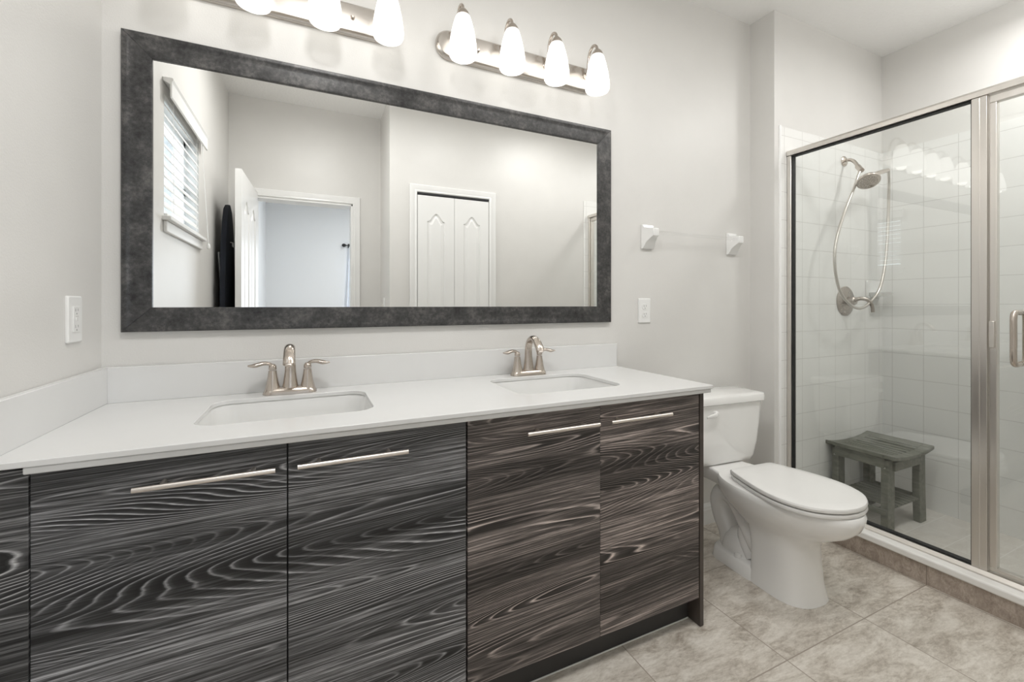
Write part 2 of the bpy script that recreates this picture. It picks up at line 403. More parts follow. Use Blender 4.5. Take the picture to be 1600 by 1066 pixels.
# bedroom beyond the open door
BXL, BXR = -0.615, 2.6
struct(obj('floor_bedroom', box(B(), BXL-T, BXR+T, BY-T, YF-T, -0.1, 0.0), M['carpet'], smooth=False))
struct(obj('ceiling_bedroom', box(B(), BXL-T, BXR+T, BY-T, YF-T, 2.74, 2.84), M['ceiling'], smooth=False))
struct(obj('wall_bedroom_left', box(B(), BXL-T, BXL, BY-T, YF-T, 0, 2.74), M['bedwall'], smooth=False))
struct(obj('wall_bedroom_right', box(B(), BXR, BXR+T, BY-T, YF-T, 0, 2.74), M['bedwall'], smooth=False))
b = B(); box(b, BXL, 0.62, BY-T, BY, 0, 2.74); box(b, 1.88, BXR, BY-T, BY, 0, 2.74); box(b, 0.62, 1.88, BY-T, BY, 0, 0.9); box(b, 0.62, 1.88, BY-T, BY, 2.1, 2.74)
struct(obj('wall_bedroom_far', b, M['bedwall'], smooth=False))
struct(obj('wall_bedroom_near', box(B(), XC+T, BXR, YF-T-0.05, YF-T, 0, 2.74), M['bedwall'], smooth=False))
# shower tiling: end wall panel from x=2.304, right wall panel, bullnose edge, near end panel
TT = 2.132
struct(obj('wall_tile_end', box(B(), 2.312, XR, YE-0.008, YE, -0.12, TT), M['tile_end'], bevel=0.003))
struct(obj('wall_tile_right', box(B(), XR-0.008, XR, YN+0.008, YE-0.008, -0.12, TT), M['tile_right'], smooth=False))
struct(obj('wall_tile_front', box(B(), 2.312, XR-0.008, YN, YN+0.008, -0.12, TT), M['tile_end'], bevel=0.003))
bn = [(2.314, YE-0.008), (2.306, YE-0.008), (2.3025, YE-0.006), (2.301, YE-0.002), (2.301, YE), (2.314, YE)]
struct(obj('trim_1', loft(B(), [[(x, y, 0.0) for x, y in bn], [(x, y, TT+0.004) for x, y in bn]]), M['ceramic']))
# baseboard profile
def baseboard(name, p0, p1, nrm, h=0.105, t=0.014):
    prof = [(0, 0), (t, 0), (t, h*0.70), (t*0.75, h*0.76), (t*0.75, h*0.86), (t*0.35, h*0.96), (t*0.25, h), (0, h)]
    rings = [[(p[0]+nrm[0]*a, p[1]+nrm[1]*a, z) for a, z in prof] for p in (p0, p1)]
    return struct(obj(name, loft(B(), rings), M['trim'], angle=25))
baseboard('baseboard_back', (1.30, 0), (XS, 0), (0, -1))
baseboard('baseboard_shower', (XS, 0.0), (XS, YE), (-1, 0))
baseboard('baseboard_front', (XC, YN), (CX0-0.06, YN), (0, 1))
baseboard('baseboard_right', (CX1+0.06, YN), (2.30, YN), (0, 1))
baseboard('baseboard_left', (XL, -0.56), (XL, YF), (1, 0))
# shower curb: tile face + marble sill
struct(obj('trim_2', box(B(), 2.323, 2.42, YN, YE-0.008, -0.10, 0.088), M['curbtile'], smooth=False), 'stone look tiled curb face of the shower')
struct(obj('trim_3', box(B(), 2.300, 2.44, YN+0.001, YE-0.0085, 0.088, 0.120), M['marble'], bevel=0.008, seg=3), 'white marble sill capping the shower curb')
# casings
def casing(name, x0, x1, h, y, ny, w=0.057, t=0.018, label=None):
    """mitred door casing on a wall plane y, facing ny"""
    prof = [(0, 0), (0, t*0.55), (w*0.12, t*0.75), (w*0.3, t*0.6), (w*0.75, t), (w*0.93, t), (w, t*0.8), (w, 0)]
    def ring(px, pz, dx, dz): return [(px+dx*a, y+ny*d, pz+dz*a) for a, d in prof]
    rings = [ring(x0, 0.0, -1, 0), ring(x0, h, -1, 1), ring(x1, h, 1, 1), ring(x1, 0.0, 1, 0)]
    return struct(obj(name, loft(B(), rings), M['trim'], angle=25), label)
casing('trim_4', DX0, DX1, DH, YF, 1, label='white casing round the bedroom doorway')
casing('trim_5', CX0, CX1, CH, YN, 1, label='white casing round the bifold closet')
b = B(); box(b, DX0-0.001, DX0+0.016, YF-T, YF+0.004, 0, DH); box(b, DX1-0.016, DX1+0.001, YF-T, YF+0.004, 0, DH); box(b, DX0, DX1, YF-T, YF+0.004, DH-0.016, DH+0.001)
struct(obj('trim_6', b, M['trim'], bevel=0.002), 'white jamb lining the bedroom doorway')

# ------------------------------------------------------------------ panel doors
def arch_loop(x0, x1, z0, z1, rise, n=28):
    """panel outline with an eyebrow arch at the top"""
    pts = [(x0, z0), (x1, z0), (x1, z1)]
    w = x1-x0
    for k in range(1, n):
        t = k/n; x = x1-w*t; s = abs(2*t-1)
        pts.append((x, z1+rise*(0.5+0.5*math.cos(PI*min(1, s*1.08)))))
    pts.append((x0, z1)); return pts
def panel_leaf(name, w, h, t, panels, parent=None):
    """a door leaf in the XZ plane: x 0..w, z 0..h, faces at y=0 and y=-t; panels = list of loops"""
    bm = B(); holed_xy = holed(B(), [(0, 0), (w, 0), (w, h), (0, h)], panels, 0, t)
    for lp in panels:
        cx = sum(p[0] for p in lp)/len(lp); cz = sum(p[1] for p in lp)/len(lp)
        def sh(d):
            xs = [p[0] for p in lp]; zs = [p[1] for p in lp]; hw = (max(xs)-min(xs))/2; hh = (max(zs)-min(zs))/2
            mx = (max(xs)+min(xs))/2; mz = (max(zs)+min(zs))/2
            return [(mx+(x-mx)*(hw-d)/hw, mz+(z-mz)*(hh-d)/hh) for x, z in lp]
        for side in (0, 1):
            zs_ = lambda d: d if side == 0 else t-d
            rings = [[(x, z, zs_(dd)) for x, z in sh(o)] for o, dd in ((0, 0.0), (0.006, 0.007), (0.018, 0.008), (0.034, 0.002), (0.036, 0.002))]
            loft(holed_xy, rings, False, True)
    for v in holed_xy.verts: v.co = Vector((v.co.x, -v.co.z, v.co.y))
    bmesh.ops.remove_doubles(holed_xy, verts=holed_xy.verts, dist=1e-5)
    return obj(name, holed_xy, M['trim'], parent, angle=20)
def six_panels(w, h):
    m = 0.11*w/0.70; g = 0.10
    out = []
    for x0, x1 in ((m, w/2-m*0.42), (w/2+m*0.42, w-m)):
        out.append([(x0, 0.22), (x1, 0.22), (x1, 0.80), (x0, 0.80)])
        out.append(arch_loop(x0, x1, 0.98, h-0.22, 0.065))
    return out
# open bathroom door: hinge at (-0.385,-2.19), leaf runs toward the mirror
LW = 0.640
dr = bpy.data.objects.new('door_1', None); C.objects.link(dr); dr.location = (DX0-0.012, YF+0.010, 0.008); dr.rotation_euler = (0, 0, math.radians(92.5)); struct(dr, 'white panelled bathroom door standing open')
panel_leaf('door_leaf', LW, 2.012, 0.035, six_panels(LW, 2.0), dr)
for z in (0.25, 1.0, 1.80):
    bm = B(); lathe(bm, [(0.006, -0.045), (0.006, 0.045)], (-0.002, 0.006, z), 12); box(bm, 0.0, 0.002, -0.032, 0.004, z-0.044, z+0.044)
    obj('hinge', bm, M['greysteel'], dr)
for s in (0, 1):
    bm = B(); y0 = 0.0 if s == 0 else -0.035; q = 1 if s == 0 else -1
    lathe(bm, [(0.026, y0), (0.026, y0+q*0.006), (0.010, y0+q*0.010), (0.010, y0+q*0.035), (0.026, y0+q*0.045), (0.027, y0+q*0.056), (0.018, y0+q*0.066)], (LW-0.06, 0, 0.95), 20, 'Y')
    obj('door_knob', bm, M['nickel'], dr)
# bifold closet door
bd = bpy.data.objects.new('door_2', None); C.objects.link(bd); bd.location = (CX1-0.004, YN-0.022, 0.008); bd.rotation_euler = (0, 0, PI); struct(bd, 'white bifold closet door with arched panels')
hw = (CX1-CX0-0.012)/2
def bif(w, h):
    return [[(0.085, 0.20), (w-0.065, 0.20), (w-0.065, 0.80), (0.085, 0.80)], arch_loop(0.075, w-0.075, 0.92, h-0.20, 0.062)]
for i in range(2):
    l = panel_leaf('door_leaf', hw, 2.015, 0.028, bif(hw, 2.015), bd); l.location = (i*(hw+0.003), 0, 0)
obj('top_track', box(B(), 0, CX1-CX0-0.008, -0.030, -0.004, 2.022, 2.036), M['black'], bd)
obj('door_knob', lathe(B(), [(0.008, 0.0), (0.008, 0.012), (0.016, 0.02), (0.012, 0.03)], (hw-0.06, 0, 0.93), 16, 'Y'), M['plastic'], bd)

# ------------------------------------------------------------------ bathroom window (left wall) + blind
w1 = bpy.data.objects.new('window_1', None); C.objects.link(w1); w1.location = (XL, -0.86, WZ0); struct(w1, 'small bathroom window behind the white blind')
b = B()
for y0, y1, z0, z1 in ((WY0, WY0+0.035, WZ0, WZ1), (WY1-0.035, WY1, WZ0, WZ1), (WY0, WY1, WZ0, WZ0+0.035), (WY0, WY1, WZ1-0.035, WZ1), (WY0, WY1, 1.75, 1.785)):
    box(b, XL-0.10, XL-0.06, y0, y1, z0, z1)
o = obj('window_frame', b, M['trim']); o.parent = w1; o.matrix_parent_inverse = Matrix.Translation(-w1.location)
o = obj('window_pane', box(B(), XL-0.083, XL-0.079, WY0+0.03, WY1-0.03, WZ0+0.03, WZ1-0.03), M['pane']); o.parent = w1; o.matrix_parent_inverse = Matrix.Translation(-w1.location)
b = B(); box(b, XL-0.06, XL+0.030, WY0-0.040, WY1+0.030, WZ0-0.018, WZ0); box(b, XL, XL+0.014, WY0-0.025, WY1+0.015, WZ0-0.066, WZ0-0.018)
o = obj('window_sill', b, M['trim'], bevel=0.004); o.parent = w1; o.matrix_parent_inverse = Matrix.Translation(-w1.location)
bl = thing('window_blind', 'white horizontal slat blind with valance on the left wall window', 'blind', (XL+0.03, -0.86, WZ1))
def lp(o, par):
    o.parent = par; o.matrix_parent_inverse = (Matrix.Translation(par.location) @ Matrix.Rotation(par.rotation_euler.z, 4, 'Z')).inverted(); return o
BLY0, BLY1 = -1.238, -0.628
prof = [(XL+0.001, 2.112), (XL+0.034, 2.112), (XL+0.038, 2.104), (XL+0.032, 2.094), (XL+0.032, 2.034), (XL+0.026, 2.030), (XL+0.026, 2.085), (XL+0.001, 2.098)]
lp(obj('valance', loft(B(), [[(x, -1.295, z) for x, z in prof], [(x, -0.598, z) for x, z in prof]]), M['blind'], angle=25), bl)
b = B(); ns = 11
for i in range(ns):
    zc = 2.020-i*0.0425; a = math.radians(-58); cx = XL-0.012
    sec = []
    for s, h in ((-0.024, 0), (-0.012, 0.0025), (0, 0.0035), (0.012, 0.0025), (0.024, 0)): sec.append((s, h+0.0012))
    for s, h in ((0.024, 0), (0.012, 0.0025), (0, 0.0035), (-0.012, 0.0025), (-0.024, 0)): sec.append((s, h-0.0012))
    pts = [(cx+s*math.cos(a)-h*math.sin(a), zc+s*math.sin(a)+h*math.cos(a)) for s, h in sec]
    loft(b, [[(x, BLY0, z) for x, z in pts], [(x, BLY1, z) for x, z in pts]])
lp(obj('slats', b, M['blind'], angle=50), bl)
lp(obj('bottom_rail', box(B(), XL-0.034, XL+0.010, BLY0, BLY1, 1.538, 1.551), M['blind'], bevel=0.003), bl)
for y in (BLY0+0.09, BLY1-0.09):
    lp(obj('ladder_string', tube(B(), [(XL+0.010, y, 1.55), (XL+0.010, y, 2.045)], 0.0011, 6), M['blind']), bl)
cd = lp(obj('pull_cord', tube(B(), [(XL+0.020, BLY0+0.01, 2.05), (XL+0.032, BLY0-0.005, 1.75), (XL+0.042, BLY0-0.025, 1.50)], 0.0016, 8), M['blind']), bl)
ts = obj('tassel', lathe(B(), [(0.002, 0.0), (0.007, -0.006), (0.009, -0.024), (0.006, -0.030)], (XL+0.042, BLY0-0.025, 1.505), 14), M['blind']); lp(ts, bl)
ts.parent = cd; ts.matrix_parent_inverse = Matrix.Translation(-bl.location)@Matrix.Identity(4); cd_inv = cd.matrix_parent_inverse.copy(); ts.matrix_parent_inverse = (Matrix.Translation(bl.location) @ cd_inv).inverted()

# ------------------------------------------------------------------ vanity
VY = -0.525; ZT = 0.876
van = thing('vanity_cabinet', 'dark wood grain bathroom vanity cabinet under the white countertop', 'cabinet', (0.38, -0.27, 0))
def vp(o): return lp(o, van)
b = B(); box(b, XL+0.003, 1.274, -0.505, -0.003, 0.10, 0.70); box(b, XL+0.003, 1.274, -0.505, -0.47, 0.70, 0.848); box(b, XL+0.003, 1.274, -0.03, -0.003, 0.70, 0.848); box(b, 1.255, 1.274, -0.505, -0.003, 0.70, 0.848); box(b, XL+0.003, XL+0.02, -0.505, -0.003, 0.70, 0.848)
vp(obj('carcass', b, M['carcass'], smooth=False))
vp(obj('toe_kick', box(B(), XL+0.003, 1.274, -0.474, -0.460, 0.001, 0.10), M['carcass'], bevel=0.001))
vp(obj('caulk_line', box(B(), XL+0.003, 1.274, -0.4775, -0.474, 0.0005, 0.0045), M['plastic'], bevel=0.001))
vp(obj('end_panel', box(B(), 1.2765, 1.2945, -0.528, -0.003, 0.001, 0.8475), M['edge'], bevel=0.001))
vp(obj('filler_panel', box(B(), XL+0.003, -0.4835, -0.529, -0.506, 0.104, 0.853), M['woodf'], bevel=0.001))
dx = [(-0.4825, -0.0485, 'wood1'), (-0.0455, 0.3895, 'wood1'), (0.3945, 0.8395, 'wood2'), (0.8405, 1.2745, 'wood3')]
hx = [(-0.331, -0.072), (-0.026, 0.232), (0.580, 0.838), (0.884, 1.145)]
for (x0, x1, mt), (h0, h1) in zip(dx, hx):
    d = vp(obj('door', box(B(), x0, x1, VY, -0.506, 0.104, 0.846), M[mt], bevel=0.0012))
    b = B(); yb = VY-0.032
    k = (1.66-0.557)/(1.66-0.525)
    a0, a1 = h0*k, h1*k; zh = 1.165-(1.165-0.783)*k
    tube(b, [(a0, yb, zh), (a1, yb, zh)], 0.0058, 14)
    for x in (a0+0.045, a1-0.045): tube(b, [(x, yb, zh), (x, VY+0.001, zh)], 0.0048, 12)
    h = obj('handle', b, M['nickel_bright']); h.parent = d
ct = thing('countertop', 'white quartz double sink countertop with backsplash on the dark vanity', 'countertop', (0.38, -0.27, 0.86))
SINKS = [(-0.046, -0.264, 0.211, 0.154), (0.822, -0.264, 0.209, 0.154)]
hl = [[(p[0], p[1]) for p in rrect(cx, cy, hx_, hy_, 0.055, 0, 8)] for cx, cy, hx_, hy_ in SINKS]
for h in hl: h.reverse()
b = holed(B(), [(XL+0.002, -0.556), (1.311, -0.556), (1.311, -0.002), (XL+0.002, -0.002)], hl, 0.8635, ZT)
lp(obj('slab', b, M['quartz'], bevel=0.0015, angle=30), ct)
lp(obj('edge_build_up', box(B(), -0.4825, 1.3065, -0.551, -0.512, 0.8485, 0.8630), M['quartz'], bevel=0.003), ct)
lp(obj('backsplash', box(B(), XL+0.0190, 1.311, -0.0185, -0.002, ZT-0.0003, 0.981), M['quartz'], bevel=0.0015), ct)
lp(obj('side_splash', box(B(), XL+0.002, XL+0.0195, -0.556, -0.002, ZT-0.0003, 0.981), M['quartz'], bevel=0.0015), ct)

def sink(i, cx, cy, hx_, hy_, label):
    t = thing('sink', label, 'sink', (cx, cy, 0.72), 0, 'undermount sinks')
    prof = [(1.0, 1.0, 0.863, .058), (0.985, 0.98, 0.855, .058), (0.97, 0.96, 0.82, .06), (0.93, 0.90, 0.775, .06), (0.86, 0.82, 0.748, .065), (0.70, 0.66, 0.736, .06), (0.40, 0.36, 0.730, .05), (0.10, 0.13, 0.727, .018)]
    b = B(); H, K = hx_+0.004, hy_+0.004
    inner = [rrect(0, 0, H*a, K*c, r, z-0.72, 8) for a, c, z, r in prof]
    outer = [rrect(0, 0, H*a+0.012, K*c+0.012, r+0.008, z-0.72-0.0115, 8) for a, c, z, r in prof]
    loft(b, list(reversed(inner)) + [rrect(0, 0, H+0.012, K+0.012, .066, 0.863-0.72, 8)] + outer, True, True)
    obj('basin', b, M['sinkwhite'], t, angle=50)
    b = B(); lathe(b, [(0.006, 0.0100), (0.010, 0.0105), (0.021, 0.0105), (0.024, 0.0085), (0.024, 0.0075), (0.010, 0.006)], (0, 0, 0), 28, cap0=True, cap1=True)
    obj('drain', b, M['chrome'], t)
    return t
sink(0, *SINKS[0], 'white undermount sink nearer the left wall in the countertop')
sink(1, *SINKS[1], 'white undermount sink nearer the toilet end of the countertop')

def faucet(x, label):
    t = thing('faucet', label, 'faucet', (x, -0.066, ZT+0.0005), 0, 'two-handle sink faucets')
    b = B()
    loft(b, [rrect(0, 0, 0.079, 0.026, 0.024, 0, 8), rrect(0, 0, 0.078, 0.0255, 0.024, 0.006, 8), rrect(0, 0, 0.073, 0.022, 0.021, 0.016, 8), rrect(0, 0, 0.062, 0.015, 0.014, 0.021, 8)])
    obj('base_plate', b, M['nickel'], t)
    # spout: flared column bending over to a flattened outlet
    b = B()
    pts = [(0, 0, 0.010), (0, 0, 0.030), (0, 0.001, 0.070), (0, 0.000, 0.108), (0, -0.012, 0.137), (0, -0.038, 0.151), (0, -0.068, 0.144), (0, -0.092, 0.122), (0, -0.102, 0.105)]
    rr = [0.0225, 0.0185, 0.0142, 0.0128, 0.0128, 0.0130, 0.0138, 0.0145, 0.0145]
    tube(b, pts, rr, 24, 7, flat=(0.92, 1.18), up=(0, -1, 0)); obj('spout', b, M['nickel'], t)
    b = B(); tube(b, [(0, -0.1015, 0.107), (0, -0.1045, 0.1005)], 0.0105, 20); obj('aerator', b, M['nickel_bright'], t)
    for s in (-1, 1):
        b = B()
        lathe(b, [(0.0255, 0.006), (0.0225, 0.016), (0.0175, 0.037), (0.0138, 0.060), (0.0118, 0.076)], (s*0.051, 0, 0), 24)
        pl = obj('handle_post', b, M['nickel'], t)
        b = B()
        lathe(b, [(0.0112, 0.0785), (0.0120, 0.081), (0.0112, 0.090), (0.0070, 0.096), (0.0015, 0.0975)], (s*0.051, 0, 0), 20)
        tube(b, [(s*0.049, 0, 0.088), (s*0.060, -0.002, 0.0975), (s*0.078, -0.005, 0.1000), (s*0.100, -0.009, 0.0950), (s*0.119, -0.012, 0.0950)], [0.0080, 0.0090, 0.0105, 0.0118, 0.0040], 18, 6, flat=(0.62, 1.0), up=(0, 0, 1))
        obj('lever_handle', b, M['nickel'], t)
    return t
faucet(-0.058, 'brushed nickel two-lever faucet behind the sink nearer the left wall')
faucet(0.818, 'brushed nickel two-lever faucet behind the sink nearer the toilet')

# ------------------------------------------------------------------ wall mirror
mr_ = thing('wall_mirror', 'large wall mirror in a wide dark distressed frame above the vanity', 'mirror', (0.387, 0, 1.53))
MX0, MX1, MZ0, MZ1 = -0.505, 1.279, 1.083, 1.981; FW = 0.0735
prof = [(0, 0.001), (0, 0.0150), (0.003, 0.0185), (0.010, 0.0190), (0.016, 0.0172), (0.030, 0.0168), (FW-0.006, 0.0160), (FW-0.001, 0.0150), (FW, 0.0135), (FW, 0.001)]
cor = [(MX0, MZ0, 1, 1), (MX1, MZ0, -1, 1), (MX1, MZ1, -1, -1), (MX0, MZ1, 1, -1)]
for i in range(4):
    A, Bc = cor[i], cor[(i+1) % 4]
    rings = [[(c[0]+c[2]*a, -d, c[1]+c[3]*a) for a, d in prof] for c in (A, Bc)]
    # hairline mitre gap
    g = 0.0004; u = Vector((Bc[0]-A[0], 0, Bc[1]-A[1])).normalized()*g
    rings[0] = [Vector(p)+u for p in rings[0]]; rings[1] = [Vector(p)-u for p in rings[1]]
    lp(obj('frame_rail', loft(B(), rings), M['frame'], angle=25), mr_)
lp(obj('mirror_glass', box(B(), MX0+FW-0.004, MX1-FW+0.004, -0.0085, -0.0025, MZ0+FW-0.004, MZ1-FW+0.004), M['mirror'], smooth=False), mr_)

# ------------------------------------------------------------------ vanity lights
def vanity_light(x0, label, xs):
    t = thing('vanity_light', label, 'wall light', (x0+0.3725, 0, 2.183), 0, 'four-shade vanity lights')
    b = B(); hxw = 0.372
    def plate(h, k, y): return [(p[0], y, p[1]) for p in rrect(0, 0, hxw-h, 0.056-h, 0.0555-h, 0, 12)]
    loft(b, [plate(0, 0, -0.001), plate(0, 0, -0.014), plate(0.004, 0, -0.021), plate(0.010, 0, -0.0255), plate(0.014, 0, -0.0262)])
    obj('backplate', b, M['plate_metal'], t, angle=25)
    for sx in (-0.203, 0.203):
        obj('screw_cap', lathe(B(), [(0.0075, -0.024), (0.0075, -0.031), (0.004, -0.036)], (sx, 0, 0.0), 16, 'Y'), M['nickel'], t)
    for x in xs:
        xx = x-(x0+0.3725)
        b = B()
        lathe(b, [(0.016, -0.024), (0.016, -0.029), (0.010, -0.033)], (xx, 0, 0.012), 20, 'Y')
        tube(b, [(xx, -0.026, 0.012), (xx, -0.040, 0.020), (xx, -0.046, 0.060), (xx, -0.056, 0.100), (xx, -0.082, 0.118), (xx, -0.106, 0.104), (xx, -0.113, 0.078)], 0.0062, 14, 8)
        arm = obj('arm', b, M['nickel'], t)
        b = B(); lathe(b, [(0.007, 0.090), (0.013, 0.084), (0.021, 0.074), (0.0255, 0.062), (0.0255, 0.058)], (xx, -0.113, 0), 24)
        obj('shade_cap', b, M['nickel'], arm)
        b = B()
        pr = [(0.0235, 0.064), (0.0300, 0.050), (0.0385, 0.020), (0.0460, -0.015), (0.0510, -0.048), (0.0530, -0.070), (0.0515, -0.086), (0.0475, -0.094)]
        lathe(b, pr, (xx, -0.113, 0), 36, cap0=False, cap1=False)
        sh = obj('lamp_shade', b, M['shade'], arm, angle=80)
        b = B(); lathe(b, [(0.010, 0.020), (0.014, 0.008), (0.024, -0.014), (0.0295, -0.036), (0.0285, -0.052), (0.021, -0.066), (0.009, -0.073), (0.001, -0.0745)], (xx, -0.113, 0), 24)
        obj('bulb', b, M['bulb'], sh)
        pl = bpy.data.lights.new('bulb_light', 'POINT'); pl.energy = BULB_POWER; pl.shadow_soft_size = 0.028; pl.color = (1.0, 0.97, 0.93)
        po = bpy.data.objects.new('bulb_light', pl); C.objects.link(po); po.parent = sh; po.location = (xx, -0.113, -0.083)
    return t
vanity_light(0.441, 'brushed nickel four-shade vanity light over the toilet side of the mirror', [0.519, 0.722, 0.925, 1.129])
vanity_light(-0.438, 'brushed nickel four-shade vanity light over the left side of the mirror', [-0.361, -0.158, 0.045, 0.247])

# ------------------------------------------------------------------ towel bar, outlets
tb = thing('towel_bar', 'clear towel bar between two white ceramic posts above the toilet', 'towel bar', (1.82, 0, 1.50))
for x, s in ((1.507, 1), (2.105, -1)):
    b = B(); hw_ = 0.036
    prof = [(0, 1.438), (0.010, 1.438), (0.018, 1.447), (0.030, 1.470), (0.050, 1.489), (0.064, 1.497), (0.066, 1.502), (0.066, 1.530), (0.062, 1.534), (0.030, 1.538), (0.014, 1.543), (0.010, 1.556), (0, 1.556)]
    w_ = [hw_]*3 + [0.030, 0.021, 0.018, 0.018, 0.018, 0.018, 0.021, 0.030, hw_, hw_]
    Lr = [(x-w, -d-0.0005, z) for (d, z), w in zip(prof, w_)]; Rr = [(x+w, -d-0.0005, z) for (d, z), w in zip(prof, w_)]
    loft(b, [Lr, Rr]); lp(obj('post', b, M['ceramic'], bevel=0.002, angle=30), tb)
lp(obj('bar', box(B(), 1.523, 2.089, -0.058, -0.042, 1.508, 1.524), M['acrylic'], bevel=0.002), tb)

def outlet(name, label, cat, loc, rz, devices):
    t = thing(name, label, cat, loc, rz)
    b = B(); loft(b, [[(p[0], -0.0003, p[1]) for p in rrect(0, 0, 0.0375, 0.060, 0.004, 0)], [(p[0], -0.004, p[1]) for p in rrect(0, 0, 0.0375, 0.060, 0.004, 0)], [(p[0], -0.0062, p[1]) for p in rrect(0, 0, 0.0345, 0.057, 0.004, 0)]])
    obj('cover_plate', b, M['plastic'], t, angle=25)
    devices(t); return t
def duplex(t):
    for z in (0.0195, -0.0195):
        b = B(); loft(b, [[(p[0], -0.006, p[1]+z) for p in rrect(0, 0, 0.017, 0.0142, 0.010, 0)], [(p[0], -0.0082, p[1]+z) for p in rrect(0, 0, 0.0165, 0.0137, 0.010, 0)]])
        so = obj('socket', b, M['plastic'], t)
        b = B(); box(b, -0.0075, -0.0052, -0.0086, -0.0080, z-0.001, z+0.0075); box(b, 0.0052, 0.0075, -0.0086, -0.0080, z+0.0005, z+0.0075); box(b, -0.0022, 0.0022, -0.0086, -0.0080, z-0.0095, z-0.0050)
        obj('slot', b, M['slot'], so)
def gfci(t):
    b = B(); box(b, -0.0165, 0.0165, -0.0085, -0.006, -0.0335, 0.0335); obj('device_face', b, M['plastic'], t, bevel=0.001)
    b = B(); box(b, -0.004, 0.004, -0.0096, -0.0085, -0.0045, 0.0045); box(b, -0.008, 0.008, -0.0094, -0.0085, 0.007, 0.009); obj('test_button', b, M['seat'], t, bevel=0.0006)
    for z in (0.021, -0.021):
        b = B(); box(b, -0.0075, -0.0052, -0.0089, -0.0084, z-0.001, z+0.0065); box(b, 0.0052, 0.0075, -0.0089, -0.0084, z, z+0.0065); box(b, -0.002, 0.002, -0.0089, -0.0084, z-0.0085, z-0.0045)
        obj('slot', b, M['slot'], t)
outlet('wall_outlet', 'white duplex outlet on the back wall between mirror and towel bar', 'outlet', (1.490, 0, 1.135), 0, duplex)
outlet('wall_outlet', 'white outlet on the left wall above the side splash', 'outlet', (XL, -0.170, 1.127), PI/2, gfci)
def toggles(t):
    obj('toggle', box(B(), -0.004, 0.004, -0.014, -0.006, -0.002, 0.009), M['plastic'], t, bevel=0.001)
outlet('light_switch', 'small white light switch beside the bedroom doorway, seen in the mirror', 'switch', (XC, -2.0, 1.16), -PI/2, toggles)

# ------------------------------------------------------------------ toilet
TX, TY, TR = 1.825, -0.035, math.radians(-4.0)
wc = thing('toilet', 'white two-piece elongated toilet with closed lid beside the vanity', 'toilet', (TX, TY, 0), TR)
def egg(yf, yb, hw, z, n=40, p=2.0, q=2.4, shift=0.40):
    """plan outline: pointed-round front (toward -y), squarer back"""
    ym = yb+(yf-yb)*shift; out = []
    for k in range(n):
        a = 2*PI*k/n; c, s = math.cos(a), math.sin(a)
        e = q if s > 0 else p
        x = hw*math.copysign(abs(c)**(2/e), c); y = ym+math.copysign(abs(s)**(2/e), s)*((yb-ym) if s > 0 else (ym-yf))
        out.append((x, y, z))
    return out
# bowl + pedestal
b = B()
sec = [(-0.615, -0.385, 0.118, 0.0005, 2.5), (-0.612, -0.385, 0.117, 0.012, 2.5), (-0.600, -0.385, 0.110, 0.06, 2.5), (-0.592, -0.385, 0.106, 0.14, 2.5), (-0.590, -0.380, 0.107, 0.20, 2.5), (-0.602, -0.360, 0.114, 0.235, 2.3),
       (-0.650, -0.260, 0.134, 0.270, 2.1), (-0.708, -0.225, 0.160, 0.305, 2.05), (-0.742, -0.205, 0.178, 0.340, 2.0), (-0.756, -0.200, 0.187, 0.372, 2.0), (-0.757, -0.200, 0.188, 0.390, 2.0), (-0.750, -0.205, 0.182, 0.400, 2.0), (-0.70, -0.24, 0.14, 0.401, 2.0)]
loft(b, [egg(f_, bk, h, z, p=pp, q=9 if z < 0.22 else (5 if z < 0.25 else 2.6), shift=0.45, n=56) for f_, bk, h, z, pp in sec])
obj('bowl', b, M['porcelain'], wc, angle=50)
# rear deck carrying the tank
b = B()
def deck(z, s, n=6): return [(x*s, y, z) for x, y in [(-0.150, -0.300), (-0.128, -0.250), (-0.110, -0.19), (-0.108, -0.03), (0.108, -0.03), (0.110, -0.19), (0.128, -0.250), (0.150, -0.300), (0.10, -0.34), (-0.10, -0.34)]]
loft(b, [deck(0.325, 0.72), deck(0.350, 0.92), deck(0.385, 1.0), deck(0.4005, 0.97)])
obj('tank_deck', b, M['porcelain'], wc, bevel=0.008, seg=3)
# exposed trapway: bulge that climbs behind the bowl and drops to the floor
b = B()
tube(b, [(0, -0.430, 0.075), (0, -0.385, 0.120), (0, -0.330, 0.200), (0, -0.275, 0.268), (0, -0.215, 0.286), (0, -0.172, 0.245), (0, -0.180, 0.175), (0, -0.215, 0.105), (0, -0.240, 0.02)],
     [0.055, 0.058, 0.060, 0.060, 0.058, 0.056, 0.054, 0.052, 0.058], 26, 7, flat=(1.0, 1.45), up=(0, -1, 0))
tube(b, [(0, -0.44, 0.255), (0, -0.38, 0.235), (0, -0.33, 0.185), (0, -0.32, 0.12), (0, -0.36, 0.06)], [0.060, 0.056, 0.050, 0.048, 0.05], 24, 7, flat=(1.0, 1.55), up=(0, -1, 0))
loft(b, [egg(-0.38, -0.19, 0.098, 0.03), egg(-0.375, -0.195, 0.093, 0.070), egg(-0.36, -0.205, 0.080, 0.110), egg(-0.335, -0.225, 0.055, 0.140), egg(-0.31, -0.25, 0.02, 0.150)])
obj('trapway', b, M['porcelain'], wc, angle=60)
b = B()
loft(b, [rrect(0, -0.305, 0.122, 0.130, 0.055, 0.0005, 8), rrect(0, -0.305, 0.121, 0.129, 0.055, 0.008, 8), rrect(0, -0.305, 0.115, 0.124, 0.052, 0.046, 8), rrect(0, -0.305, 0.106, 0.116, 0.048, 0.055, 8)])
obj('foot_plate', b, M['porcelain'], wc, angle=50)
